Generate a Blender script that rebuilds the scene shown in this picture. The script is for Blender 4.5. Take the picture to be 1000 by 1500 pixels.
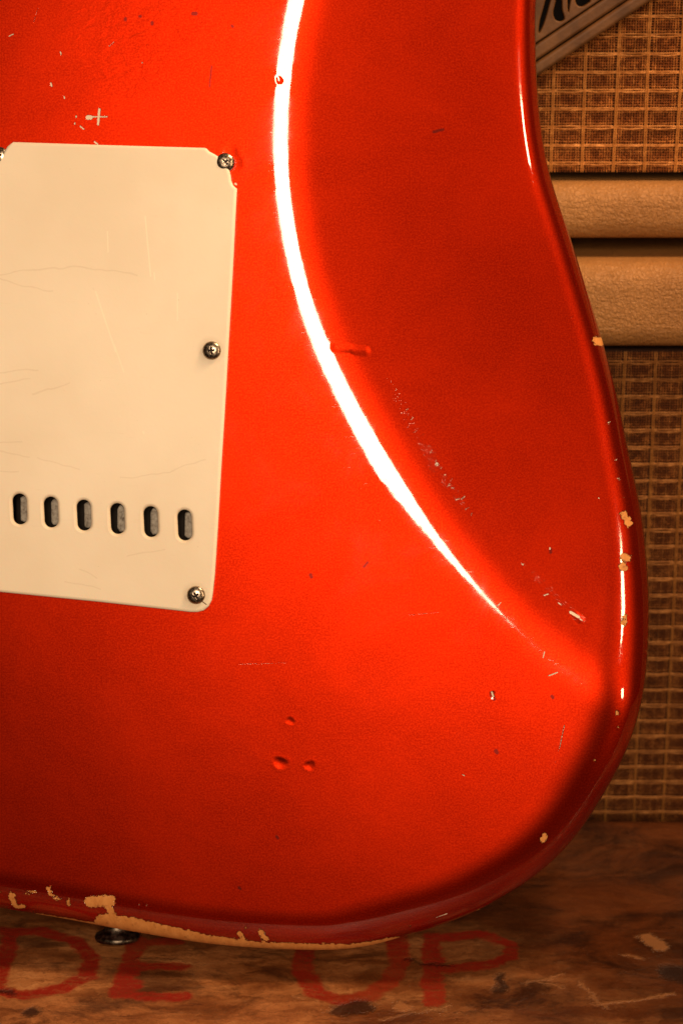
import bpy, bmesh, math, random
import numpy as np
from mathutils import Vector, Matrix
from mathutils.geometry import delaunay_2d_cdt

sc = bpy.context.scene
for o in list(bpy.data.objects):
    bpy.data.objects.remove(o)
random.seed(4)
rng = np.random.default_rng(4)
RAD = math.radians

# ------------------------------------------------------------------ camera
TH, AL, PS = RAD(17), RAD(13), RAD(4)      # camera pitch, guitar lean, guitar yaw
ZM, DIST, LENS = 0.1460, 0.60, 68.6
FPX = 1500 * LENS / 36.0
fw = np.array([0, math.cos(TH), -math.sin(TH)])
rt = np.array([1.0, 0, 0])
up = np.array([0, math.sin(TH), math.cos(TH)])
M0 = np.array([0, 0, ZM])
CAM = M0 - DIST * fw
cd = bpy.data.cameras.new('camera')
cam = bpy.data.objects.new('camera', cd)
sc.collection.objects.link(cam)
cam.location = CAM
cam.rotation_euler = (math.pi / 2 - TH, 0, 0)
cd.sensor_fit = 'VERTICAL'
cd.sensor_height = 36
cd.sensor_width = 24
cd.lens = LENS
cd.clip_start = 0.01
cd.clip_end = 50
cd.dof.use_dof = True
cd.dof.focus_distance = DIST
cd.dof.aperture_fstop = 15.0
sc.camera = cam

# ------------------------------------------------------------------ world and lamps
w = bpy.data.worlds.new('World')
sc.world = w
w.use_nodes = True
bg = w.node_tree.nodes['Background']
bg.inputs[0].default_value = (1.0, 0.50, 0.22, 1)
bg.inputs[1].default_value = 0.022

def polar(az, el, d, o=(0, 0, 0.16)):
    az, el = RAD(az), RAD(el)
    return Vector(o) + d * Vector((math.sin(az) * math.cos(el), -math.cos(az) * math.cos(el), math.sin(el)))

def lamp(name, loc, target, sx, sy, power, col, spread=180):
    l = bpy.data.lights.new(name, 'AREA')
    l.shape = 'RECTANGLE'
    l.size, l.size_y = sx, sy
    l.energy = power
    l.color = col
    l.spread = RAD(spread)
    o = bpy.data.objects.new(name, l)
    sc.collection.objects.link(o)
    o.location = loc
    o.rotation_euler = (Vector(target) - Vector(loc)).to_track_quat('-Z', 'Y').to_euler()
    return o

WARM = (1.0, 0.66, 0.36)
lamp('key_lamp', polar(0.8, 20.3, 1.25), (0.02, 0, 0.16), 0.25, 0.42, 12.8, (1.0, 0.74, 0.49))
lamp('side_lamp_high', polar(54, 21, 1.2), (0.06, 0, 0.2), 0.10, 0.10, 2.0, WARM)
lamp('side_lamp_low', polar(54, 0.5, 1.2), (0.09, 0, 0.14), 0.09, 0.13, 2.0, WARM)
lamp('grille_fill_lamp', (0.27, -0.03, 0.64), (0.13, 0.11, 0.26), 0.10, 0.10, 3.3, WARM)  # unseen fill, added to brighten the upper grille and rail

vs = sc.view_settings
vs.view_transform = 'Standard'
vs.look = 'None'
vs.exposure = 0.0
vs.gamma = 1.0
sc.render.engine = 'CYCLES'
sc.cycles.use_denoising = True
sc.cycles.max_bounces = 6

# ------------------------------------------------------------------ pixel -> place
n0 = np.array([0, -math.cos(AL), math.sin(AL)])
gy = np.array([0, math.sin(AL), math.cos(AL)])
gx = math.cos(PS) * rt + math.sin(PS) * n0
gz = math.cos(PS) * n0 - math.sin(PS) * rt

def ray(px, py):
    return fw + rt * (px - 500) / FPX + up * (750 - py) / FPX

def G(px, py, z=0.0):                 # on the guitar's back (z below it), local x, y
    d = ray(px, py)
    t = (np.dot(M0 - CAM, gz) + z) / np.dot(d, gz)
    X = CAM + t * d - M0
    return (float(np.dot(X, gx)), float(np.dot(X, gy)))

def Y(px, py, y0):                    # on an upright plane at depth y0
    d = ray(px, py)
    t = (y0 - CAM[1]) / d[1]
    X = CAM + t * d
    return float(X[0]), float(X[2])

def W(px, py):                        # on the crate top (z = 0)
    d = ray(px, py)
    t = -CAM[2] / d[2]
    X = CAM + t * d
    return float(X[0]), float(X[1])

PX = 0.00021                          # one photo pixel at the guitar, metres

# ------------------------------------------------------------------ scene helpers
col = sc.collection

def mesh_obj(name, verts, faces, mat, parent=None, smooth=True):
    me = bpy.data.meshes.new(name)
    me.from_pydata([tuple(v) for v in verts], [], [tuple(int(i) for i in f) for f in faces])
    me.update()
    if smooth:
        me.polygons.foreach_set('use_smooth', [True] * len(me.polygons))
    o = bpy.data.objects.new(name, me)
    col.objects.link(o)
    if mat:
        me.materials.append(mat)
    if parent:
        o.parent = parent
    return o

def bm_obj(name, bm, mat, parent=None, smooth=True):
    me = bpy.data.meshes.new(name)
    bmesh.ops.recalc_face_normals(bm, faces=bm.faces)
    bm.to_mesh(me)
    bm.free()
    if smooth:
        me.polygons.foreach_set('use_smooth', [True] * len(me.polygons))
    o = bpy.data.objects.new(name, me)
    col.objects.link(o)
    me.materials.append(mat)
    if parent:
        o.parent = parent
    return o

def empty(name, label, cat, loc=(0, 0, 0), rot=None, group=None):
    o = bpy.data.objects.new(name, None)
    col.objects.link(o)
    o.location = loc
    o.empty_display_size = 0.02
    if rot is not None:
        o.rotation_euler = rot
    o['label'] = label
    o['category'] = cat
    if group:
        o['group'] = group
    return o

def rbox(name, lo, hi, r, mat, parent, seg=4):
    bm = bmesh.new()
    bmesh.ops.create_cube(bm, size=1)
    for v in bm.verts:
        v.co = Vector([(lo[i] + hi[i]) / 2 + v.co[i] * (hi[i] - lo[i]) for i in range(3)])
    if r > 0:
        bmesh.ops.bevel(bm, geom=bm.edges[:] , offset=r, segments=seg, profile=0.5, affect='EDGES')
    return bm_obj(name, bm, mat, parent)

# ------------------------------------------------------------------ node helpers
class NT:
    def __init__(self, name):
        self.m = bpy.data.materials.new(name)
        self.m.use_nodes = True
        self.t = self.m.node_tree
        self.b = self.t.nodes['Principled BSDF']
    def n(self, kind, **kw):
        nd = self.t.nodes.new(kind)
        for k, v in kw.items():
            setattr(nd, k, v)
        return nd
    def link(self, a, b):
        self.t.links.new(a, b)
    def put(self, sock, v):
        if isinstance(v, bpy.types.NodeSocket):
            self.link(v, sock)
        elif isinstance(v, (tuple, list)) and len(v) == 3 and sock.type == 'RGBA':
            sock.default_value = (*v, 1)
        else:
            sock.default_value = v
    def math(self, op, a, b=0.0, c=0.0, clamp=False):
        nd = self.n('ShaderNodeMath', operation=op, use_clamp=clamp)
        self.put(nd.inputs[0], a)
        self.put(nd.inputs[1], b)
        if op in ('SMOOTH_MIN', 'MULTIPLY_ADD'):
            self.put(nd.inputs[2], c)
        return nd.outputs[0]
    def vec(self, op, a, b=(0, 0, 0)):
        nd = self.n('ShaderNodeVectorMath', operation=op)
        self.put(nd.inputs[0], a)
        self.put(nd.inputs[1], b)
        return nd.outputs[0]
    def obj(self):
        return self.n('ShaderNodeTexCoord').outputs['Object']
    def scale(self, v, s, loc=(0, 0, 0), rot=(0, 0, 0)):
        nd = self.n('ShaderNodeMapping')
        self.put(nd.inputs[0], v)
        nd.inputs[1].default_value = loc
        nd.inputs[2].default_value = rot
        nd.inputs[3].default_value = s
        return nd.outputs[0]
    def noise(self, v, sc_, detail=4, rough=0.55, dist=0.0, color=False):
        nd = self.n('ShaderNodeTexNoise')
        self.put(nd.inputs['Vector'], v)
        nd.inputs['Scale'].default_value = sc_
        nd.inputs['Detail'].default_value = detail
        nd.inputs['Roughness'].default_value = rough
        nd.inputs['Distortion'].default_value = dist
        return nd.outputs['Color' if color else 'Fac']
    def ramp(self, f, stops):
        nd = self.n('ShaderNodeValToRGB')
        e = nd.color_ramp.elements
        while len(e) < len(stops):
            e.new(0.5)
        for el, (p, c) in zip(e, stops):
            el.position = p
            el.color = (*c, 1) if len(c) == 3 else c
        self.link(f, nd.inputs[0])
        return nd.outputs[0]
    def range(self, f, a, b, c=0.0, d=1.0, smooth=True):
        nd = self.n('ShaderNodeMapRange', interpolation_type='SMOOTHSTEP' if smooth else 'LINEAR')
        self.put(nd.inputs[0], f)
        for i, v in enumerate((a, b, c, d)):
            nd.inputs[i + 1].default_value = v
        return nd.outputs[0]
    def mix(self, f, a, b, mode='MIX'):
        nd = self.n('ShaderNodeMix', data_type='RGBA', blend_type=mode)
        self.put(nd.inputs[0], f)
        self.put(nd.inputs[6], a)
        self.put(nd.inputs[7], b)
        return nd.outputs[2]
    def bump(self, h, strength, dist, nrm=None):
        nd = self.n('ShaderNodeBump')
        self.put(nd.inputs['Height'], h)
        nd.inputs['Strength'].default_value = strength
        nd.inputs['Distance'].default_value = dist
        if nrm is not None:
            self.link(nrm, nd.inputs['Normal'])
        return nd.outputs[0]
    def set(self, **kw):
        for k, v in kw.items():
            self.put(self.b.inputs[k.replace('_', ' ')], v)
    # signed distance (metres) to a set of capsules (ax, ay, bx, by, r) in the x-y plane
    def capsules(self, p, caps):
        cur = None
        for ax, ay, bx, by, r in caps:
            pa = self.vec('SUBTRACT', p, (ax, ay, 0))
            L2 = (bx - ax) ** 2 + (by - ay) ** 2
            if L2 > 1e-12:
                dt = self.n('ShaderNodeVectorMath', operation='DOT_PRODUCT')
                self.link(pa, dt.inputs[0])
                dt.inputs[1].default_value = ((bx - ax) / L2, (by - ay) / L2, 0)
                h = self.math('ADD', dt.outputs['Value'], 0.0, clamp=True)
                sn = self.n('ShaderNodeVectorMath', operation='SCALE')
                sn.inputs[0].default_value = (bx - ax, by - ay, 0)
                self.link(h, sn.inputs['Scale'])
                pa = self.vec('SUBTRACT', pa, sn.outputs[0])
            ln = self.n('ShaderNodeVectorMath', operation='LENGTH')
            self.link(pa, ln.inputs[0])
            d = self.math('SUBTRACT', ln.outputs['Value'], r)
            cur = d if cur is None else self.math('MINIMUM', cur, d)
        return cur
    def flat(self, v):
        return self.vec('MULTIPLY', v, (1, 1, 0))

def gcap(lst, z=0.0):
    out = []
    for a in lst:
        ax, ay, bx, by, r = a[:5]
        zz = a[5] if len(a) > 5 else z
        A, B = G(ax, ay, zz), G(bx, by, zz)
        out.append((A[0], A[1], B[0], B[1], r * PX))
    return out

# ------------------------------------------------------------------ materials
# wear and painted glints on the lacquer: capsules (x0, y0, x1, y1, r[, depth]) in photo pixels on the guitar's back
ZC = -0.008
CHIPS = gcap([
        (160, 1341, 205, 1346, 15, -.011), (205, 1346, 300, 1369, 14, -.011), (300, 1369, 390, 1381, 12, -.011),
        (390, 1381, 500, 1384, 12, -.011), (500, 1384, 580, 1374, 9, -.011), (60, 1337, 160, 1350, 5, -.011),
        (140, 1312, 168, 1310, 9, ZC), (164, 1318, 174, 1336, 5, ZC),
        (25, 1302, 27, 1318, 4.5, ZC), (28, 1322, 40, 1322, 3.6, ZC), (6, 1296, 8, 1296, 2.4, ZC),
        (46, 1299, 60, 1297, 1.8, ZC), (80, 1292, 82, 1300, 3.4, ZC), (85, 1303, 94, 1309, 2.6, ZC), (107, 1308, 107, 1318, 2.3, ZC),
        (354, 1358, 360, 1368, 3.6, ZC), (386, 1356, 392, 1368, 4.4, ZC), (365, 1349, 366, 1349, 1.8, ZC),
        (874, 499, 881, 500, 6.5, -.024), (913, 754, 921, 767, 5.5, -.014), (912, 815, 919, 818, 5, -.012), (911, 829, 912, 831, 5.4, -.012),
        (914, 904, 913, 911, 4, -.009), (903, 1037, 902, 1040, 2.4, ZC), (902, 1062, 902, 1062, 1.8, ZC), (868, 1108, 868, 1108, 2.0, ZC),
        (796, 1217, 793, 1223, 4.2, ZC), (697, 1336, 702, 1333, 1.6, ZC), (602, 1350, 602, 1350, 1.6, ZC),
    ])
PRIMER_GLINTS = gcap([
        (129, 172, 133, 172, 3.2), (136, 171, 157, 171, 0.9), (146, 160, 144, 182, 1.7),
        (75, 122, 76, 126, 1.1), (94, 141, 95, 144, 0.8), (89, 76, 90, 80, 0.7), (118, 185, 123, 189, 0.9), (139, 208, 143, 211, 1.2),
        (112, 170, 112, 172, 0.9), (110, 180, 110, 182, 0.8), (345, 269, 346, 270, 1.6),
        (803, 990, 816, 985, 0.8), (795, 963, 797, 955, 0.8), (838, 462, 842, 461, 0.8), (806, 805, 806, 807, 0.8), (765, 828, 766, 829, 0.8),
        (880, 733, 881, 734, 0.6), (677, 1135, 680, 1136, 0.6),
        (720, 1014, 722, 1020, 1.2), (826, 1062, 818, 1100, 0.35), (818, 1100, 812, 1118, 0.3), (205, 1322, 204, 1328, 0.8), (214, 1322, 214, 1328, .8),
        (239, 1322, 240, 1328, .8), (254, 1322, 254, 1325, .7), (635, 1348, 655, 1342, .8), (20, 50, 14, 53, 0.6), (208, 91, 209, 92, 0.6),
        (350, 973, 420, 971, 0.02), (598, 901, 642, 897, 0.1), (167, 62, 160, 68, 0.3), (56, 12, 50, 32, .05)])
NICKS = gcap([
        (633, 185, 647, 181, 1.6), (184, 27, 184, 29, 1.8), (205, 24, 206, 24, 1.8), (223, 33, 223, 35, 1.8), (283, 20, 287, 20, 2.4), (340, 38, 341, 39, 1.6),
        (310, 97, 307, 127, 0.7), (719, 1019, 723, 1024, 2.2), (807, 808, 807, 812, 1.8), (726, 1100, 727, 1102, 2.6), (808, 1020, 809, 1022, 2),
        (533, 830, 538, 824, 1.6), (455, 842, 456, 845, 2.2), (350, 1300, 352, 1302, 1.6), (405, 1225, 407, 1228, 1.5), (880, 1015, 881, 1018, 1.8)])
RUBBED = gcap([(570, 560, 600, 615, 5), (600, 615, 640, 690, 6), (640, 690, 680, 745, 3), (765, 828, 835, 895, 2), (835, 895, 852, 910, 6)])
_r = random.Random(11)
_path = [(570, 548), (582, 580), (602, 618), (622, 655), (640, 690), (662, 722), (690, 755)]
_glints = []  # glints on the scuffs, painted in as pale flecks
for _k in range(20):
    _t = min(max(_r.gauss(3.4, 1.25), 0.0), 5.98)
    _i = int(_t); _f = _t - _i
    _x = _path[_i][0] * (1 - _f) + _path[_i + 1][0] * _f + _r.gauss(0, 4.5)
    _y = _path[_i][1] * (1 - _f) + _path[_i + 1][1] * _f + _r.gauss(0, 2)
    _l = _r.uniform(2.0, 6.5)
    _a = RAD(_r.gauss(-32, 25))
    _glints.append((_x, _y, _x + _l * math.cos(_a), _y - _l * math.sin(-_a), _r.uniform(0.2, 0.55)))
for _k in range(10):
    _y = _r.uniform(615, 740); _x = 889 + (_y - 618) * 0.19 + _r.gauss(0, 2)
    _glints.append((_x, _y, _x + _r.uniform(3, 6), _y - _r.uniform(1, 4), _r.uniform(.1, .3), -.014))
_glints += [(836, 899, 848, 906, 1.9), (850, 909, 853, 911, 0.8), (818, 885, 822, 888, 0.7), (797, 874, 803, 872, 0.7), (727, 889, 733, 883, 0.7), (738, 903, 743, 910, 0.5)]
PRIMER_GLINTS += gcap(_glints)
WRINKLED = gcap([(150, 40, 230, 80, 40), (180, 110, 330, 90, 30), (240, 20, 300, 60, 30)])

def candy_red():
    N = NT('candy_red_lacquer')
    p = N.flat(N.obj())
    def at_(nm):
        return N.n('ShaderNodeAttribute', attribute_name=nm).outputs['Fac']
    jit = N.math('SUBTRACT', N.noise(p, 800, 4, 0.65), 0.5)
    jit2 = N.math('SUBTRACT', N.noise(p, 2600, 2, 0.6), 0.5)
    bd = N.math('MULTIPLY_ADD', jit, 0.0030, at_('bare'))
    bare = N.range(bd, -0.00008, 0.00012, 1, 0)
    lip = N.range(bd, 0.00010, 0.00045, 1, 0)
    prm_glint = N.range(N.math('MULTIPLY_ADD', jit2, 0.0005, at_('primer_glint')), -0.00003, 0.00008, 1, 0)
    drk = N.range(N.math('MULTIPLY_ADD', jit2, 0.0006, at_('nick')), -0.00012, 0.00028, 0.75, 0)
    n1 = N.noise(p, 22, 6, 0.7, 0.4)
    n2 = N.noise(p, 1900, 2, 0.6)
    base = N.mix(N.range(n1, 0.3, 0.75), (0.305, 0.0076, 0.0006), (0.43, 0.0130, 0.0012))
    base = N.mix(N.range(n2, 0.36, 0.68, 0, 0.5), base, (0.62, 0.030, 0.0033))
    base = N.mix(N.range(N.noise(p, 1300, 2, 0.6), 0.45, 0.75, 0, 0.35), base, (0.27, 0.0055, 0.0008))
    base = N.mix(drk, base, (0.09, 0.012, 0.012))
    wood = N.mix(N.range(N.noise(N.scale(p, (260, 90, 1)), 2.0, 6, 0.7), 0.25, 0.75), (0.46, 0.172, 0.040), (0.63, 0.28, 0.082))
    wood = N.mix(N.range(N.noise(p, 500, 4, 0.7), 0.52, 0.72, 0, 0.6), wood, (0.20, 0.065, 0.016))
    base = N.mix(prm_glint, base, (0.72, 0.57, 0.44))
    base = N.mix(N.math('MULTIPLY', lip, 0.5), base, (0.08, 0.006, 0.003))
    base = N.mix(bare, base, wood)
    keep = N.math('SUBTRACT', 1.0, N.math('MAXIMUM', bare, prm_glint))
    # bare wood and primer are the Principled shader; the lacquer is metal flake and red dye under a clear coat
    N.set(Base_Color=base, Roughness=0.55, Specular_IOR_Level=0.3)
    flake = N.n('ShaderNodeBsdfAnisotropic', distribution='BECKMANN')
    N.put(flake.inputs['Color'], base)
    flake.inputs['Roughness'].default_value = 0.40
    dye = N.n('ShaderNodeBsdfDiffuse')
    N.put(dye.inputs['Color'], base)
    body_ = N.n('ShaderNodeMixShader')
    body_.inputs[0].default_value = 0.15
    N.link(flake.outputs[0], body_.inputs[1]); N.link(dye.outputs[0], body_.inputs[2])
    clear = N.n('ShaderNodeBsdfAnisotropic', distribution='GGX')
    clear.inputs['Color'].default_value = (1, 1, 1, 1)
    N.put(clear.inputs['Roughness'], N.range(N.noise(p, 35, 6, 0.7, 0.5), 0.35, 0.75, 0.03, 0.11))
    fr = N.n('ShaderNodeFresnel')
    fr.inputs['IOR'].default_value = 1.62
    lac = N.n('ShaderNodeMixShader')
    N.link(fr.outputs[0], lac.inputs[0]); N.link(body_.outputs[0], lac.inputs[1]); N.link(clear.outputs[0], lac.inputs[2])
    fin = N.n('ShaderNodeMixShader')
    N.put(fin.inputs[0], keep)
    N.link(N.b.outputs[0], fin.inputs[1]); N.link(lac.outputs[0], fin.inputs[2])
    N.link(fin.outputs[0], N.t.nodes['Material Output'].inputs['Surface'])
    nrm = N.bump(N.noise(p, 330, 2, 0.5), 0.008, 0.0004)
    nrm = N.bump(N.noise(p, 60, 3, 0.6), 0.035, 0.0012, nrm)
    swirl = N.range(N.noise(N.scale(p, (1, 14, 1), rot=(0, 0, RAD(-52))), 95, 4, 0.65, 1.8), 0.66, 0.73)
    nrm = N.bump(swirl, 0.03, 0.0001, nrm)
    wr = N.range(at_('wrinkled'), -0.006, 0.012, 1, 0)
    wrk = N.noise(N.scale(p, (1, 1.7, 1), rot=(0, 0, RAD(25))), 240, 3, 0.55, 0.6)
    nrm = N.bump(N.math('MULTIPLY', wrk, wr), 0.09, 0.0006, nrm)
    nrm2 = N.bump(keep, 0.9, 0.0005, nrm)
    rubm = N.range(at_('rubbed'), -0.0012, 0.0014, 1, 0)
    fine = N.range(N.noise(N.scale(p, (1, 2.2, 1), rot=(0, 0, RAD(-30))), 620, 3, 0.6), 0.56, 0.72)
    fine2 = N.range(N.noise(N.scale(p, (1, 4.5, 1), rot=(0, 0, RAD(-22))), 330, 3, 0.6, 0.6), 0.57, 0.66)
    nrmc = N.bump(N.math('MULTIPLY', fine, rubm), 0.015, 0.0003, nrm2)
    nrmc = N.bump(N.math('MULTIPLY', fine2, rubm), 0.6, 0.00012, nrmc)
    for nd_ in (N.b, flake, dye):
        N.link(nrm2, nd_.inputs['Normal'])
    for nd_ in (clear, fr):
        N.link(nrmc, nd_.inputs['Normal'])
    return N.m

def cream_plastic():
    N = NT('aged_cream_plastic')
    p = N.flat(N.obj())
    n1 = N.noise(p, 14, 4)
    base = N.mix(N.range(n1, 0.3, 0.7), (0.77, 0.655, 0.51), (0.86, 0.755, 0.615))
    hair = gcap([(0, 407, 40, 396, .35), (40, 396, 120, 393, .35), (120, 393, 205, 404, .3), (0, 410, 80, 425, .25), (0, 547, 60, 541, .45), (50, 577, 102, 560, .45),
                 (0, 560, 50, 556, .3), (0, 650, 35, 648, .35), (0, 690, 30, 692, .4), (250, 690, 300, 672, .3), (180, 700, 250, 690, .3), (0, 660, 45, 670, .25),
                 (100, 850, 150, 862, .3), (190, 812, 245, 803, .3), (120, 833, 145, 845, .3), (60, 670, 120, 690, .22)])
    pw = N.vec('ADD', p, N.vec('MULTIPLY', N.vec('SUBTRACT', N.noise(p, 90, 2, color=True), (.5, .5, .5)), (0.004, 0.004, 0)))
    hm = N.range(N.capsules(pw, hair), 0.0, 0.00025, 0.15, 0)
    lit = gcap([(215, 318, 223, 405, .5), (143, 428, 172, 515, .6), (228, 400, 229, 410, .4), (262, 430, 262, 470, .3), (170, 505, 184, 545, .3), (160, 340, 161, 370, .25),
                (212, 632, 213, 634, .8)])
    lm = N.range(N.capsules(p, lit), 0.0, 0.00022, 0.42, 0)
    stretch = N.noise(N.scale(p, (1, 9, 1), rot=(0, 0, RAD(20))), 45, 4, 0.7, 1.2)
    base = N.mix(N.range(stretch, 0.62, 0.75, 0, 0.14), base, (0.60, 0.45, 0.28))
    base = N.mix(hm, base, (0.36, 0.24, 0.13))
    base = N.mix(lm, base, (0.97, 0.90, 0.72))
    dirt = gcap([(310.5, 513.5, 310.6, 514, 13), (287.5, 871.5, 287.6, 872, 13), (31.5, 735, 31.5, 756, 9), (77, 740, 77, 760, 9), (125, 744, 125, 765, 9), (174, 749, 174, 770, 9),
                 (222.5, 753, 222.5, 774, 9), (272, 758, 272, 780, 9)])
    base = N.mix(N.math('MULTIPLY', N.range(N.capsules(p, dirt), 0.0, 0.0022, 0.45, 0), N.noise(p, 300, 4, 0.7)), base, (0.34, 0.21, 0.10))
    base = N.mix(N.range(N.noise(p, 900, 3, 0.6), 0.70, 0.78, 0, 0.35), base, (0.42, 0.28, 0.14))
    crack = gcap([(297, 879, 304, 884, 0.5)])
    base = N.mix(N.range(N.capsules(p, crack), 0, 0.0001, 1, 0), base, (0.12, 0.05, 0.02))
    N.set(Base_Color=base, Roughness=N.range(N.noise(p, 60, 4), 0.3, 0.7, 0.40, 0.52), Specular_IOR_Level=0.35, Subsurface_Weight=0.08, Subsurface_Scale=0.002)
    nrm = N.bump(N.noise(p, 22, 3), 0.07, 0.0012)
    nrm = N.bump(N.noise(p, 700, 2), 0.05, 0.0004, nrm)
    N.link(nrm, N.b.inputs['Normal'])
    return N.m

def metal(name, c1, c2, r, scale=1500):
    N = NT(name)
    o = N.obj()
    n = N.noise(o, scale, 4, 0.65)
    N.set(Base_Color=N.mix(N.range(n, 0.35, 0.7), c1, c2), Metallic=1.0, Roughness=N.range(n, 0.3, 0.7, r, r + 0.16))
    N.link(N.bump(n, 0.12, 0.0002), N.b.inputs['Normal'])
    return N.m

def plain(name, c, r, bump=None):
    N = NT(name)
    o = N.obj()
    n = N.noise(o, 300, 4)
    N.set(Base_Color=N.mix(N.range(n, 0.3, 0.7), tuple(x * 0.8 for x in c), c), Roughness=r, Specular_IOR_Level=0.2)
    if bump:
        N.link(N.bump(n, bump, 0.0006), N.b.inputs['Normal'])
    return N.m

def block_metal():
    N = NT('corroded_block_metal')
    o = N.obj()
    n = N.noise(o, 700, 6, 0.7)
    n2 = N.noise(N.scale(o, (3, 1, 1)), 900, 5, 0.75, 1.0)
    c = N.ramp(n, [(0.3, (0.10, 0.075, 0.06)), (0.48, (0.33, 0.30, 0.265)), (0.75, (0.56, 0.53, 0.48))])
    c = N.mix(N.range(n2, 0.60, 0.70), c, (0.03, 0.02, 0.015))
    N.set(Base_Color=c, Metallic=0.25, Roughness=0.62)
    N.link(N.bump(n2, 0.6, 0.0006), N.b.inputs['Normal'])
    return N.m

def tolex():
    N = NT('tan_grained_vinyl')
    o = N.obj()
    s = N.scale(o, (1, 1, 0.8), rot=(0, RAD(25), 0))
    vo = N.n('ShaderNodeTexVoronoi', feature='DISTANCE_TO_EDGE')
    N.link(N.vec('ADD', s, N.vec('MULTIPLY', N.noise(o, 260, 3, color=True), (0.004, 0.004, 0.004))), vo.inputs['Vector'])
    vo.inputs['Scale'].default_value = 720
    g = N.range(vo.outputs['Distance'], 0.0, 0.22)
    n = N.noise(o, 25, 5, 0.6)
    fine = N.noise(o, 1400, 3)
    c = N.mix(N.range(n, 0.3, 0.7), (0.275, 0.118, 0.031), (0.35, 0.158, 0.046))
    c = N.mix(N.math('MULTIPLY', N.math('SUBTRACT', 1.0, g), 0.16), c, (0.12, 0.052, 0.017))
    N.set(Base_Color=c, Roughness=0.5, Specular_IOR_Level=0.3)
    wave = N.noise(N.scale(o, (1, 1, 2.6), rot=(0, RAD(-38), 0)), 300, 4, 0.6)
    nrm = N.bump(g, 0.55, 0.0004)
    nrm = N.bump(wave, 0.7, 0.0010, nrm)
    nrm = N.bump(fine, 0.15, 0.0002, nrm)
    N.link(nrm, N.b.inputs['Normal'])
    return N.m

def thread(name, c1, c2, rough=0.6):
    N = NT(name)
    o = N.obj()
    n = N.noise(N.scale(o, (180, 60, 420)), 1.0, 4, 0.7)
    n2 = N.noise(o, 30, 3)
    n3 = N.noise(o, 420, 2)
    c = N.mix(N.math('MULTIPLY', N.range(n, 0.3, 0.7), N.range(n3, 0.35, 0.65)), c1, c2)
    c = N.mix(N.range(n2, 0.4, 0.75, 0, 0.35), c, tuple(x * 0.55 for x in c1))
    N.set(Base_Color=c, Roughness=rough, Specular_IOR_Level=0.12)
    return N.m

def wcap(lst):
    out = []
    for ax, ay, bx, by, r in lst:
        A, B = W(ax, ay), W(bx, by)
        out.append((A[0], A[1], B[0], B[1], r * 0.0002))
    return out

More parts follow.
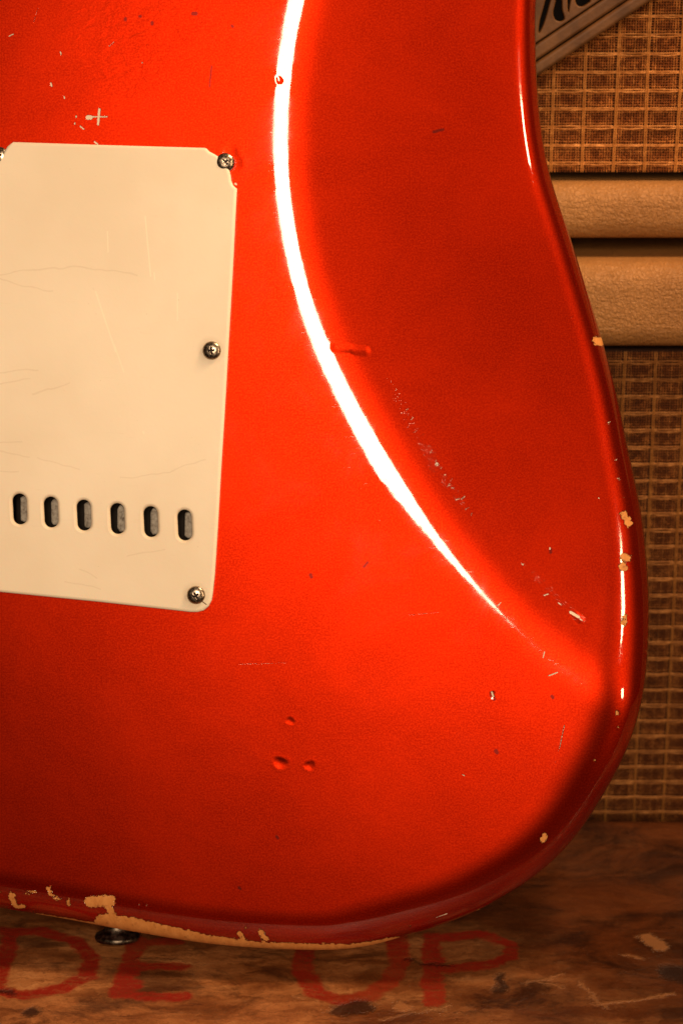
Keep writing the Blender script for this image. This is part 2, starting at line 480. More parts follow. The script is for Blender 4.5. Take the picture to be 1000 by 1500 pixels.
def crate_wood():
    N = NT('worn_varnished_crate_wood')
    o = N.obj()
    p = N.flat(o)
    wn = N.vec('SUBTRACT', N.noise(p, 90, 6, 0.75, color=True), (.5, .5, .5))
    pg = N.vec('ADD', p, N.vec('MULTIPLY', wn, (0.01, 0.012, 0)))
    grain = N.noise(N.scale(pg, (9, 34, 1)), 3.0, 8, 0.7)
    grain2 = N.noise(N.scale(pg, (14, 220, 1)), 4.0, 5, 0.7)
    blot = N.noise(pg, 17, 6, 0.65, 0.4)
    c = N.ramp(grain, [(0.32, (0.085, 0.026, 0.008)), (0.44, (0.21, 0.080, 0.026)), (0.55, (0.37, 0.165, 0.063)), (0.70, (0.54, 0.285, 0.130))])
    c = N.mix(N.range(grain2, 0.45, 0.70, 0, 0.45), c, (0.11, 0.036, 0.012))
    c = N.mix(N.range(blot, 0.46, 0.70, 0.0, 0.75), c, (0.10, 0.030, 0.009))
    speck = N.noise(p, 420, 5, 0.75)
    c = N.mix(N.range(speck, 0.55, 0.72, 0, 0.6), c, (0.05, 0.016, 0.006))
    scr = N.noise(N.scale(pg, (10, 150, 1), rot=(0, 0, RAD(9))), 3.0, 3, 0.6, 0.5)
    c = N.mix(N.range(scr, 0.66, 0.72, 0, 0.4), c, (0.50, 0.28, 0.14))
    grime = N.noise(N.scale(p, (1, 1.8, 1), loc=(3.1, 0.7, 0)), 26, 7, 0.72, 0.8)
    c = N.mix(N.range(grime, 0.50, 0.66, 0, 0.72), c, (0.045, 0.015, 0.006))
    vein = N.noise(N.scale(pg, (16, 420, 1)), 3.0, 3, 0.6)
    c = N.mix(N.range(vein, 0.60, 0.66, 0, 0.55), c, (0.05, 0.015, 0.005))
    # old varnish stays on the right and at the back of the board
    vmask = wcap([(840, 1250, 1060, 1300, 330), (700, 1260, 720, 1280, 190), (990, 1400, 1200, 1450, 120), (770, 1478, 830, 1485, 60), (930, 1330, 1100, 1400, 260)])
    vd = N.capsules(N.vec('ADD', p, N.vec('MULTIPLY', wn, (0.05, 0.03, 0))), vmask)
    c = N.mix(N.range(vd, -0.02, 0.035, 0.93, 0), c, N.mix(N.range(grime, 0.35, 0.65), N.mix(grain, (0.045, 0.011, 0.003), (0.125, 0.036, 0.010)), (0.018, 0.0045, 0.0018)))
    # red brushed letters, worn
    L = []
    def st(pts, r):
        for a, b in zip(pts[:-1], pts[1:]):
            L.append((*a, *b, r))
    st([(18, 1366), (8, 1400), (-2, 1448)], 15)
    st([(-4, 1363), (60, 1362), (110, 1376), (134, 1402), (128, 1428), (95, 1446), (45, 1456), (2, 1453)], 14)
    st([(200, 1376), (190, 1415), (176, 1452)], 17)
    st([(198, 1380), (262, 1376)], 10)
    st([(205, 1413), (268, 1413)], 12)
    st([(176, 1455), (235, 1458), (270, 1456)], 12)
    st([(172, 1452), (195, 1440)], 17)
    st([(447, 1378), (442, 1420), (462, 1450), (500, 1462), (540, 1455), (572, 1435), (586, 1405), (582, 1370)], 16)
    st([(632, 1370), (634, 1420), (634, 1464)], 17)
    st([(640, 1372), (700, 1366), (745, 1382), (748, 1402), (715, 1412), (650, 1416)], 13)
    ld = N.capsules(N.vec('ADD', p, N.vec('MULTIPLY', wn, (0.009, 0.007, 0))), wcap(L))
    lm = N.range(ld, -0.0009, 0.0009, 1, 0)
    wear = N.math('MULTIPLY', N.math('MULTIPLY', N.range(grain2, 0.50, 0.64, 1, 0.5), N.range(speck, 0.52, 0.66, 1, 0.6)), N.range(blot, 0.45, 0.68, 1.0, 0.65))
    c = N.mix(N.math('MULTIPLY', lm, wear), c, N.mix(grain, (0.15, 0.009, 0.004), (0.33, 0.022, 0.009)))
    # scratches, a knot, dents and flakes
    pale = wcap([(845, 1437, 882, 1475, 3.5), (876, 1470, 985, 1456, 4), (950, 1372, 962, 1384, 16), (915, 1398, 945, 1402, 3), (770, 1440, 820, 1424, 3), (790, 1437, 822, 1446, 3),
                 (582, 1470, 592, 1474, 14), (205, 1402, 270, 1405, 2.2), (560, 1490, 660, 1470, 3), (425, 1455, 445, 1457, 2.5), (280, 1420, 295, 1432, 1.5), (90, 1425, 130, 1430, 1.6)])
    pm = N.range(N.capsules(N.vec('ADD', p, N.vec('MULTIPLY', wn, (0.014, 0.009, 0))), pale), -0.0012, 0.0009, 0.55, 0)
    c = N.mix(pm, c, (0.36, 0.18, 0.08))
    drk = wcap([(598, 1403, 615, 1408, 4), (615, 1408, 655, 1409, 4), (730, 1430, 729, 1448, 10), (500, 1476, 530, 1470, 19), (44, 1482, 48, 1484, 14), (0, 1452, 18, 1452, 7), (988, 1425, 1010, 1430, 26)])
    dm = N.range(N.capsules(N.vec('ADD', p, N.vec('MULTIPLY', wn, (0.014, 0.009, 0))), drk), -0.0018, 0.0012, 0.85, 0)
    c = N.mix(dm, c, (0.016, 0.008, 0.007))
    c = N.mix(1.0, c, (0.92, 0.80, 0.68), 'MULTIPLY')
    N.set(Base_Color=c, Roughness=N.range(blot, 0.3, 0.7, 0.50, 0.28), Specular_IOR_Level=0.32)
    nrm = N.bump(grain2, 0.35, 0.0008)
    nrm = N.bump(blot, 0.4, 0.003, nrm)
    nrm = N.bump(N.math('SUBTRACT', pm, dm), 0.6, 0.001, nrm)
    N.link(nrm, N.b.inputs['Normal'])
    return N.m

def leather():
    N = NT('brown_tooled_leather')
    o = N.obj()
    n = N.noise(o, 90, 5, 0.6)
    c = N.mix(N.range(n, 0.3, 0.7), (0.060, 0.023, 0.006), (0.12, 0.050, 0.015))
    N.set(Base_Color=c, Roughness=0.5, Specular_IOR_Level=0.2)
    N.link(N.bump(N.noise(o, 900, 3), 0.2, 0.0004), N.b.inputs['Normal'])
    return N.m

m_red = candy_red()
m_cream = cream_plastic()
m_screw = metal('tarnished_nickel', (0.30, 0.235, 0.18), (0.55, 0.46, 0.37), 0.22)
m_recess = plain('screw_recess_dark', (0.035, 0.020, 0.014), 0.6)
m_button = metal('dull_dark_nickel', (0.05, 0.042, 0.035), (0.20, 0.165, 0.13), 0.32, 600)
m_block = block_metal()
m_cav = plain('cavity_black', (0.012, 0.008, 0.006), 0.8)
m_tolex = tolex()
m_baffle = plain('baffle_dark_brown', (0.022, 0.007, 0.003), 0.9)
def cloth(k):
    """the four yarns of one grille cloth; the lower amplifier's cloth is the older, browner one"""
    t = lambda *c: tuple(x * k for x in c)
    nm = 'new' if k > 1 else 'old'  # suffix tells no age: same yarns, lower copies carry painted shade
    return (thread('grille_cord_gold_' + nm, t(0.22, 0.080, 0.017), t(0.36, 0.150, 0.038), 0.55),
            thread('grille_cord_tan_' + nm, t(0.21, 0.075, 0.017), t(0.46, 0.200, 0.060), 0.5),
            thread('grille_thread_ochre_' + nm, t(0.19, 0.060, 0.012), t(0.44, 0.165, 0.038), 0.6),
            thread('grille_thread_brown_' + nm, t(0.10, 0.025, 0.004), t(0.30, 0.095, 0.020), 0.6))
m_rubber = plain('black_rubber', (0.012, 0.011, 0.010), 0.7)
m_wood = crate_wood()
m_side = m_wood
m_leather = leather()
m_black = plain('black_dyed_leather', (0.0025, 0.0015, 0.001), 1.0)
m_floor = plain('dark_floor', (0.05, 0.03, 0.02), 0.7)

# ------------------------------------------------------------------ the setting: floor, crate
fl = mesh_obj('floor', [(-3, -3, -0.44), (3, -3, -0.44), (3, 3, -0.44), (-3, 3, -0.44)], [(0, 1, 2, 3)], m_floor)
fl['kind'] = 'structure'
fl['label'] = 'dark floor under crate and amplifiers'

_, CRY = W(900, 1197)
crate = empty('wooden_crate', 'worn varnished wooden crate top with red brushed letters, under the guitar', 'crate', (0, 0, 0))
# lid board: slightly uneven top
nx, ny = 90, 60
X0, X1, Y0_, Y1_ = -0.45, 0.45, W(500, 1575)[1], CRY
vv, ff = [], []
for j in range(ny + 1):
    for i in range(nx + 1):
        x = X0 + (X1 - X0) * i / nx
        y = Y0_ + (Y1_ - Y0_) * j / ny
        e = max(0, 1 - min(x - X0, X1 - x, y - Y0_, Y1_ - y) / 0.004)
        z = -0.002 * e * e + 0.0004 * math.sin(x * 31 + 2) * math.sin(y * 43) - 0.0005
        vv.append((x, y, z))
for j in range(ny):
    for i in range(nx):
        a = j * (nx + 1) + i
        ff.append((a, a + 1, a + nx + 2, a + nx + 1))
b = len(vv)
rim = [i for i in range(nx + 1)] + [j * (nx + 1) + nx for j in range(1, ny + 1)] + \
      [ny * (nx + 1) + i for i in range(nx - 1, -1, -1)] + [j * (nx + 1) for j in range(ny - 1, 0, -1)]
for r_ in rim:
    vv.append((vv[r_][0], vv[r_][1], -0.020))
k = len(rim)
for i in range(k):
    ff.append((rim[i], b + i, b + (i + 1) % k, rim[(i + 1) % k]))
ff.append(tuple(b + i for i in range(k - 1, -1, -1)))
mesh_obj('lid_board', vv, ff, m_wood, crate)
for lo, hi in (((X0 + .004, Y0_ + .004, -0.439), (X1 - .004, Y0_ + .022, -0.0205)), ((X0 + .004, Y1_ - .022, -0.439), (X1 - .004, Y1_ - .004, -0.0205)),
               ((X0 + .004, Y0_ + .0225, -0.439), (X0 + .022, Y1_ - .0225, -0.0205)), ((X1 - .022, Y0_ + .0225, -0.439), (X1 - .004, Y1_ - .0225, -0.0205))):
    rbox('side_board', lo, hi, 0.001, m_side, crate, 1)

# ------------------------------------------------------------------ amplifiers behind
def tube_set(lines, rw, rd, sides=4):
    """lines: list of point lists; each becomes a thin flattened cord (rw across, rd deep)."""
    V, Fc = [], []
    for pts, vert in lines:
        b0 = len(V)
        for (x, y, z) in pts:
            for s in range(sides):
                a = 2 * math.pi * (s + 0.5) / sides
                if vert:
                    V.append((x + rw * math.cos(a), y + rd * math.sin(a), z))
                else:
                    V.append((x, y + rd * math.sin(a), z + rw * math.cos(a)))
        for i in range(len(pts) - 1):
            for s in range(sides):
                t = (s + 1) % sides
                Fc.append((b0 + i * sides + s, b0 + i * sides + t, b0 + (i + 1) * sides + t, b0 + (i + 1) * sides + s))
    return V, Fc

PCX, PCZ = 0.0110, 0.0063
def grille(parent, x0, x1, z0, z1, y, phx, phz, mats):
    m_cordv, m_cordh, m_lite, m_dark = mats
    ncol = int((x1 - x0) / PCX) + 1
    nrow = int((z1 - z0) / PCZ) + 1
    xs = [x0 + phx + i * PCX for i in range(ncol) if x0 + phx + i * PCX < x1]
    zs = [z0 + phz + j * PCZ for j in range(nrow) if z0 + phz + j * PCZ < z1]
    R = random.Random(7)
    wx = {i: R.uniform(-.0004, .0004) for i in range(-1, ncol + 2)}
    # thick upright cords, two strands each
    ln = []
    for i, x in enumerate(xs):
        for off in (-0.00030, 0.00034):
            pts = []
            nn = nrow * 2
            for j in range(nn + 1):
                z = z0 + (z1 - z0) * j / nn
                pts.append((x + off + wx[i] * math.sin(j * .11) + R.uniform(-.00005, .00005), y - 0.0002 + 0.0003 * math.cos(math.pi * j), z))
            ln.append((pts, True))
    o = mesh_obj('upright_cord', *tube_set(ln, 0.00025, 0.00028, 5), m_cordv, parent); o['kind'] = 'stuff'
    # thick cross cords: bow between uprights, dive behind them
    ln = []
    for j, z in enumerate(zs):
        for off in (-0.00034, 0.00030):
            pts = []
            x = x0
            sag = R.uniform(-.0002, .0002)
            while x <= x1:
                ph = ((x - x0 - phx) / PCX) % 1.0
                f = math.sin(math.pi * ph)
                pts.append((x, y + 0.0002 - 0.0009 * f ** 0.8, z + off * (0.75 + 0.5 * f) + sag * f + R.uniform(-.00006, .00006)))
                x += PCX / 8
            ln.append((pts, False))
    o = mesh_obj('cross_cord', *tube_set(ln, 0.00028, 0.00030, 5), m_cordh, parent); o['kind'] = 'stuff'
    # fine weave inside every cell: paler threads at its margins, dark ones in the middle
    sets = {'l': [], 'd': []}
    for i, x in enumerate([xs[0] - PCX] + xs):
        for q in range(1, 11):
            xx = x + 0.0006 + (PCX - 0.0010) * q / 11.0
            if not x0 < xx < x1:
                continue
            pts = []
            nn = nrow * 5
            wob = R.uniform(-.0001, .0001)
            for j in range(nn + 1):
                z = z0 + (z1 - z0) * j / nn
                pts.append((xx + wob * math.sin(j * .7), y + 0.00035 + 0.00024 * math.cos(math.pi * (j + q)), z))
            sets['l' if q in (1, 2, 9, 10) or R.random() < 0.12 else 'd'].append((pts, True))
    for j, z in enumerate([zs[0] - PCZ] + zs):
        for q in range(1, 6):
            z_ = z + 0.0006 + (PCZ - 0.0010) * q / 6.0
            if not z0 < z_ < z1:
                continue
            pts = []
            nn = ncol * 10
            for i in range(nn + 1):
                x = x0 + (x1 - x0) * i / nn
                ph = ((x - x0 - phx) / PCX) % 1.0
                pts.append((x, y + 0.00035 - 0.00024 * math.cos(math.pi * (i + q)), z_ + 0.0003 * (q - 3) / 3 * math.sin(math.pi * ph) ** 2))
            sets['l' if q in (1, 5) or R.random() < 0.1 else 'd'].append((pts, False))
    o = mesh_obj('margin_thread', *tube_set(sets['l'], 0.00021, 0.0002, 3), m_lite, parent); o['kind'] = 'stuff'
    o = mesh_obj('centre_thread', *tube_set(sets['d'], 0.00023, 0.0002, 3), m_dark, parent); o['kind'] = 'stuff'

AX0, AX1 = -0.14, 0.36
YU, YL = 0.112, 0.100              # front faces of the two cabinets' rails
# upper cabinet: bottom rail between photo rows 265 and 352
zu_lo = Y(900, 353, YU)[1]
zu_hi = Y(900, 268, YU + 0.004)[1]
zl_hi = zu_lo - 0.0062
zl_lo = Y(900, 513, YL)[1]
ua = empty('guitar_amplifier', 'upper tan vinyl amplifier with brown woven grille, standing on the other amplifier', 'amplifier', (0, 0, zu_lo - 0.005))
UB = zu_lo - 0.005
def at(p):  # world -> upper amp local
    return (p[0], p[1], p[2] - UB)
rbox('bottom_rail', at((AX0, YU, zu_lo)), at((AX1, YU + 0.22, zu_hi)), 0.0075, m_tolex, ua, 5)
rbox('top_rail', at((AX0, YU, zu_lo + 0.36)), at((AX1, YU + 0.22, zu_lo + 0.38)), 0.0075, m_tolex, ua, 5)
rbox('side_panel', at((AX0, YU, zu_hi + .0006)), at((AX0 + .02, YU + 0.22, zu_lo + .3594)), 0.003, m_tolex, ua, 3)
rbox('side_panel', at((AX1 - .02, YU, zu_hi + .0006)), at((AX1, YU + 0.22, zu_lo + .3594)), 0.003, m_tolex, ua, 3)
rbox('baffle_board', at((AX0 + .021, YU + 0.0105, zu_hi + 0.0028)), at((AX1 - .021, YU + 0.022, zu_lo + .3575)), 0.0005, m_baffle, ua, 1)
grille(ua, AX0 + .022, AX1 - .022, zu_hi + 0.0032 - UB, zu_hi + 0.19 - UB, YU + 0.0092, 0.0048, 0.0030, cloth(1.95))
for fx in (AX0 + .03, AX1 - .03):
    for fy in (YU + .03, YU + .19):
        bm = bmesh.new()
        bmesh.ops.create_cone(bm, cap_ends=True, segments=24, radius1=0.009, radius2=0.010, depth=0.0062)
        bmesh.ops.translate(bm, verts=bm.verts, vec=(fx, fy, 0.0021))
        bm_obj('rubber_foot', bm, m_rubber, ua, False)

la = empty('guitar_amplifier', 'lower tan vinyl amplifier with shadowed brown woven grille, partly behind the crate', 'amplifier', (0, 0, -0.44))
def al(p):
    return (p[0], p[1], p[2] + 0.44)
rbox('top_rail', al((AX0 - .01, YL, zl_lo)), al((AX1 + .01, YL + 0.25, zl_hi - .0002)), 0.0085, m_tolex, la, 6)
rbox('bottom_rail', al((AX0 - .01, YL, -0.4398)), al((AX1 + .01, YL + 0.25, -0.41)), 0.0085, m_tolex, la, 6)
rbox('side_panel', al((AX0 - .01, YL, -0.4094)), al((AX0 + .012, YL + 0.25, zl_lo - .0006)), 0.003, m_tolex, la, 3)
rbox('side_panel', al((AX1 - .012, YL, -0.4094)), al((AX1 + .01, YL + 0.25, zl_lo - .0006)), 0.003, m_tolex, la, 3)
rbox('baffle_board', al((AX0 + .013, YL + 0.0108, -0.408)), al((AX1 - .013, YL + 0.022, zl_lo - .0022)), 0.0005, m_baffle, la, 1)
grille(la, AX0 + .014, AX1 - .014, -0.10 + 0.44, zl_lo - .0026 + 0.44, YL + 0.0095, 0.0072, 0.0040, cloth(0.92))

# ------------------------------------------------------------------ tooled leather strap before the upper grille
YS = YU - 0.004
A_ = np.array(Y(780, 115, YS)); B_ = np.array(Y(952, 0, YS))
sd = (B_ - A_) / np.linalg.norm(B_ - A_)          # along the strap
sn = np.array([-sd[1], sd[0]])                     # across, up-left
strap = empty('leather_strap', 'brown tooled leather strap with black leaf cut-outs, slung across the upper grille', 'strap',
              (A_[0], YS, A_[1]), (math.pi / 2, 0, 0))
ang = math.atan2(sd[1], sd[0])
def sl(px, py):
    q = np.array(Y(px, py, YS)) - A_
    return (float(np.dot(q, sd)), float(np.dot(q, sn)))
def curve_plate(name, loops, thick, bev, mat, parent, z0=0.0, bres=3):
    cu = bpy.data.curves.new(name + '_c', 'CURVE')
    cu.dimensions = '2D'
    cu.fill_mode = 'BOTH'
    cu.extrude = thick / 2 - bev
    cu.bevel_depth = bev
    cu.bevel_resolution = bres
    cu.offset = -bev
    for lp in loops:
        s = cu.splines.new('POLY')
        s.points.add(len(lp) - 1)
        for pt, (x, y) in zip(s.points, lp):
            pt.co = (x, y, 0, 1)
        s.use_cyclic_u = True
    tmp = bpy.data.objects.new('tmp', cu)
    col.objects.link(tmp)
    dg = bpy.context.evaluated_depsgraph_get()
    me = bpy.data.meshes.new_from_object(tmp.evaluated_get(dg))
    bpy.data.objects.remove(tmp)
    bpy.data.curves.remove(cu)
    bm = bmesh.new(); bm.from_mesh(me)
    bmesh.ops.remove_doubles(bm, verts=bm.verts, dist=1e-6)
    bmesh.ops.translate(bm, verts=bm.verts, vec=(0, 0, z0 + thick / 2))
    bm.to_mesh(me); bm.free()
    me.name = name
    me.materials.clear(); me.materials.append(mat)
    me.update()
    me.polygons.foreach_set('use_smooth', [abs(p.normal.z) < 0.985 for p in me.polygons])
    o = bpy.data.objects.new(name, me)
    col.objects.link(o)
    o.parent = parent
    return o
def smooth_loop(pts, n=6):
    out = []
    k = len(pts)
    for i in range(k):
        p0, p1, p2, p3 = (np.array(pts[(i + d) % k], float) for d in (-1, 0, 1, 2))
        for s in range(n):
            t = s / n
            out.append(tuple(0.5 * ((2 * p1) + (-p0 + p2) * t + (2 * p0 - 5 * p1 + 4 * p2 - p3) * t * t + (-p0 + 3 * p1 - 3 * p2 + p3) * t ** 3)))
    return out
def rot2(p):
    c, s = math.cos(ang), math.sin(ang)
    return (p[0] * c - p[1] * s, p[0] * s + p[1] * c)
SL0, SL1, SWD = -0.055, 0.13, 0.062
def rect(l0, l1, w0, w1):
    return [rot2(p) for p in ((l0, w0), (l1, w0), (l1, w1), (l0, w1))]
curve_plate('backing', [rect(SL0, SL1, 0.0008, SWD - .0008)], 0.0014, 0.0002, m_black, strap, -0.0022)
curve_plate('edge_border', [rect(SL0, SL1, 0.0, 0.0042)], 0.0042, 0.0012, m_leather, strap, -0.0018)
curve_plate('edge_border', [rect(SL0, SL1, SWD - 0.0042, SWD)], 0.0042, 0.0012, m_leather, strap, -0.0018)
curve_plate('inner_border', [rect(SL0, SL1, 0.0046, 0.0092)], 0.0034, 0.001, m_leather, strap, -0.0016)
curve_plate('inner_border', [rect(SL0, SL1, SWD - 0.0092, SWD - .0046)], 0.0034, 0.001, m_leather, strap, -0.0016)
drops = [[(799, 0), (798, -24), (804, -26), (808, -8), (803, 14), (796, 38), (789, 52), (790, 36), (795, 18)],
         [(818, -14), (822, 2), (823, 18), (826, 31), (820, 35), (813, 32), (810, 22), (813, 8), (815, -6)],
         [(833, -14), (836, -2), (834, 10), (832, 21), (831, 10), (831, -2)],
         [(848, -18), (856, -10), (860, -1), (864, 5), (860, 9), (853, 13), (846, 12), (842, 4), (843, -8)],
         [(870, -20), (876, -24), (879, -15), (874, -6), (869, -9)]]
holes = []
base = [[sl(p[0] - 1, p[1] - 4) for p in d] for d in drops]
for rep in range(-1, 3):
    for d in base:
        h = [(p[0] + rep * 0.036, p[1]) for p in d]
        if SL0 + .004 < min(p[0] for p in h) and max(p[0] for p in h) < SL1 - .004 and min(p[1] for p in h) > 0.0102 and max(p[1] for p in h) < SWD / 2 - .001:
            holes.append([rot2(p) for p in smooth_loop(h, 5)])
            holes.append([rot2((p[0], SWD - p[1])) for p in smooth_loop(h, 5)])
curve_plate('tooled_field', [rect(SL0, SL1, 0.0096, SWD - 0.0096)] + holes, 0.0030, 0.0005, m_leather, strap, -0.0012)

# ------------------------------------------------------------------ guitar
GM = Matrix((gx, gy, gz)).transposed()
guitar = empty('electric_guitar', 'candy red solid body electric guitar, worn back facing out, leaning on tan amplifiers', 'guitar', M0, GM.to_euler())

RIDGE_PX = [(860, -560), (740, -480), (640, -390), (565, -300), (510, -200), (468, -100), (440, 0), (427, 60), (420, 120), (416, 180), (416, 240), (421, 300), (432, 360), (446, 420), (463, 470), (486, 525), (515, 580), (550, 640),
            (588, 700), (625, 755), (665, 810), (700, 850), (738, 892), (800, 950), (870, 1003), (960, 1050), (1100, 1110)]
def spline(pts, step, closed=False):
    pts = [np.array(p, float) for p in pts]
    k = len(pts)
    out = []
    for i in range(k if closed else k - 1):
        if closed:
            p0, p1, p2, p3 = (pts[(i + d) % k] for d in (-1, 0, 1, 2))
        else:
            p0, p1, p2, p3 = pts[max(i - 1, 0)], pts[i], pts[i + 1], pts[min(i + 2, k - 1)]
        for t in np.linspace(0, 1, 24, endpoint=False):
            out.append(0.5 * ((2 * p1) + (-p0 + p2) * t + (2 * p0 - 5 * p1 + 4 * p2 - p3) * t * t + (-p0 + 3 * p1 - 3 * p2 + p3) * t ** 3))
    if closed:
        out.append(out[0])
    else:
        out.append(pts[-1])
    out = np.array(out)
    L = np.concatenate([[0], np.cumsum(np.linalg.norm(np.diff(out, axis=0), axis=1))])
    n = max(8, int(L[-1] / step))
    s = np.linspace(0, L[-1], n + 1)
    res = np.stack([np.interp(s, L, out[:, 0]), np.interp(s, L, out[:, 1])], 1)
    return res[:-1] if closed else res
def soften(a, it, closed):
    a = a.copy()
    for _ in range(it):
        if closed:
            a = 0.5 * a + 0.25 * (np.roll(a, 1, 0) + np.roll(a, -1, 0))
        else:
            b_ = a.copy()
            b_[1:-1] = 0.5 * a[1:-1] + 0.25 * (a[:-2] + a[2:])
            a = b_
    return a
ridge = soften(spline([G(p[0] + 6, p[1]) for p in RIDGE_PX], 0.0025), 30, False)

def ridge_dist(q):
    """signed distance to the ridge, positive on the belly-cut side, plus position along it"""
    q = np.asarray(q)
    out = np.empty(len(q)); pos = np.empty(len(q))
    a, b_ = ridge[:-1], ridge[1:]
    d = b_ - a
    L2 = (d ** 2).sum(1)
    for s in range(0, len(q), 4000):
        c = q[s:s + 4000]
        ap = c[:, None, :] - a[None]
        t = np.clip((ap * d).sum(2) / L2, 0, 1)
        pr = ap - t[..., None] * d
        dd = (pr ** 2).sum(2)
        i = dd.argmin(1)
        r_ = np.arange(len(c))
        cr = d[i, 0] * ap[r_, i, 1] - d[i, 1] * ap[r_, i, 0]
        out[s:s + 4000] = np.sqrt(dd[r_, i]) * np.where(cr > 0, 1, -1)
        pos[s:s + 4000] = (i + t[r_, i]) / len(d)
    return out, pos

BETA = math.tan(RAD(17.4))
def cut_depth(q):
    s, pos = ridge_dist(q)
    wd = 0.019
    s = s + wd * 0.5
    t = np.clip(s / wd, 0, 1)
    # slope = BETA * smoothstep(t): its integral
    D = BETA * wd * (t ** 3 - 0.5 * t ** 4)
    x = np.maximum(s - wd, 0)
    D = D + BETA * x
    return D

DENTS = [(410, 1117, 411, 1118, 2.0, .00015), (453, 1121, 454, 1122, 1.6, .00011), (424, 1055, 426, 1057, 1.2, .00008), (409, 116, 409, 118, 1.1, .00012),
         (492, 509, 534, 513, 1.5, .00013), (720, 1016, 721, 1020, 0.9, .0001), (845, 905, 850, 909, 1.3, .00014), (336, 226, 343, 236, 3.0, .00012)]
DG = [(np.array(G(a, b_)), np.array(G(c, d)), r * 0.001, h) for a, b_, c, d, r, h in DENTS]
def dent_depth(q):
    tot = np.zeros(len(q))
    for A, B, r, h in DG:
        d = B - A
        t = np.clip(((q - A) @ d) / (d @ d), 0, 1)
        e = np.linalg.norm(q - A - t[:, None] * d, axis=1)
        c_ = q - (A + B) / 2
        th_ = np.arctan2(c_[:, 1], c_[:, 0])
        k = np.clip(e / r * (1 + .14 * np.sin(2 * th_ + A[0] * 4000) + .08 * np.sin(3 * th_ + A[1] * 3000)), 0, 3)
        tot += h * np.where(k < 1, (1 - k ** 2) ** 1.5, 0) - 0.08 * h * np.exp(-((k - 1.25) / 0.28) ** 2)
    return tot

OUT_PX = [(375, 1386), (440, 1389), (500, 1389), (550, 1382), (590, 1370), (650, 1352), (700, 1332), (740, 1310), (780, 1285), (820, 1250), (850, 1215), (872, 1182), (894, 1145), (917, 1100), (934, 1050), (944, 1000),
          (949, 940), (950, 880), (947, 825), (941, 768), (931, 712), (919, 660), (907, 600), (895, 550), (881, 500), (866, 450), (850, 400), (836, 355), (819, 305), (803, 255), (791, 190), (785, 120), (783, 60), (784, 0),
          (792, -70), (808, -140), (830, -220), (848, -310), (850, -400), (825, -480), (770, -530), (695, -530), (630, -480), (580, -410), (510, -350), (410, -325), (310, -322), (210, -325), (110, -330), (20, -355),
          (-60, -410), (-140, -440), (-220, -425), (-280, -370), (-325, -290), (-355, -190), (-385, -80), (-410, 20), (-425, 110), (-432, 200), (-448, 300), (-482, 420), (-532, 560), (-578, 700), (-606, 830), (-605, 950),
          (-572, 1060), (-510, 1145), (-430, 1208), (-330, 1255), (-220, 1286), (-100, 1310), (0, 1327), (100, 1344), (200, 1363), (300, 1379)]
oz = []
for p in OUT_PX:
    c = cut_depth(np.array([G(*p)]))[0]
    oz.append(G(p[0], p[1], -(c + 0.012)))
outl = soften(spline(oz, 0.0008, True), 50, True)
nO = len(outl)
tg = np.roll(outl, -1, 0) - np.roll(outl, 1, 0)
tg /= np.linalg.norm(tg, axis=1)[:, None]
area = 0.5 * np.sum(outl[:, 0] * np.roll(outl[:, 1], -1) - np.roll(outl[:, 0], -1) * outl[:, 1])
inn = np.stack([-tg[:, 1], tg[:, 0]], 1) * (1 if area > 0 else -1)
for _ in range(24):
    inn = 0.5 * inn + 0.25 * (np.roll(inn, 1, 0) + np.roll(inn, -1, 0))
inn /= np.linalg.norm(inn, axis=1)[:, None]

RA, RB, THK, RF = 0.0155, 0.0135, 0.0450, 0.004
_yy = np.array([G(900, v)[1] for v in (-300, 200, 480, 800, 1080, 1300)])
_ra = np.array([0.0080, 0.0080, 0.0095, 0.0130, 0.0205, 0.0180])
RAV = np.interp(-outl[:, 1], -_yy, _ra)
RAV = np.where(outl[:, 0] > 0, RAV, 0.0158)
for _ in range(60):
    RAV = 0.5 * RAV + 0.25 * (np.roll(RAV, 1) + np.roll(RAV, -1))
RAV = RAV[:, None]
rings_xy, rings_z = [], []
# front face (hidden side) roundover, then side, then back roundover
for t in np.linspace(math.pi / 2, 0, 6):
    q = outl + inn * RF * (1 - math.cos(t))
    rings_xy.append(q); rings_z.append(np.full(nO, -THK + RF * (1 - math.sin(t))))
NR = 26
for i, t in enumerate(np.concatenate([[0, .03], np.linspace(0.1, math.pi / 2 - .1, NR - 4), [math.pi / 2 - .03, math.pi / 2]])):
    q = outl + inn * RAV * (1 - math.cos(t) ** 0.8)
    D = cut_depth(q) + dent_depth(q)
    z = -np.minimum(np.clip(0.0402 - D, 0.007, RB), RAV[:, 0]) * (1 - math.sin(t) ** 0.8) - D
    z = np.maximum(z, -THK + RF + 0.0005 + 0.0002 * i)
    rings_xy.append(q); rings_z.append(z)
inner = rings_xy[-1]

# interior points of the back face
from_px = [G(-60, -60), G(1060, -60), G(1060, 1440), G(-60, 1440)]
vx0, vx1 = min(p[0] for p in from_px), max(p[0] for p in from_px)
vy0, vy1 = min(p[1] for p in from_px), max(p[1] for p in from_px)
def inside(q, poly):
    x, y = q[:, 0], q[:, 1]
    res = np.zeros(len(q), bool)
    x1, y1 = poly[:, 0], poly[:, 1]
    x2, y2 = np.roll(x1, -1), np.roll(y1, -1)
    for a, b_, c, d in zip(x1, y1, x2, y2):
        cond = (b_ > y) != (d > y)
        if d != b_:
            res ^= cond & (x < (c - a) * (y - b_) / (d - b_) + a)
    return res
def dist_loop(q, loop):
    out = np.empty(len(q))
    for s in range(0, len(q), 4000):
        out[s:s + 4000] = np.sqrt(((q[s:s + 4000, None] - loop[None]) ** 2).sum(2).min(1))
    return out
S1 = 0.00115
gxs = np.arange(vx0, vx1, S1); gys = np.arange(vy0, vy1, S1)
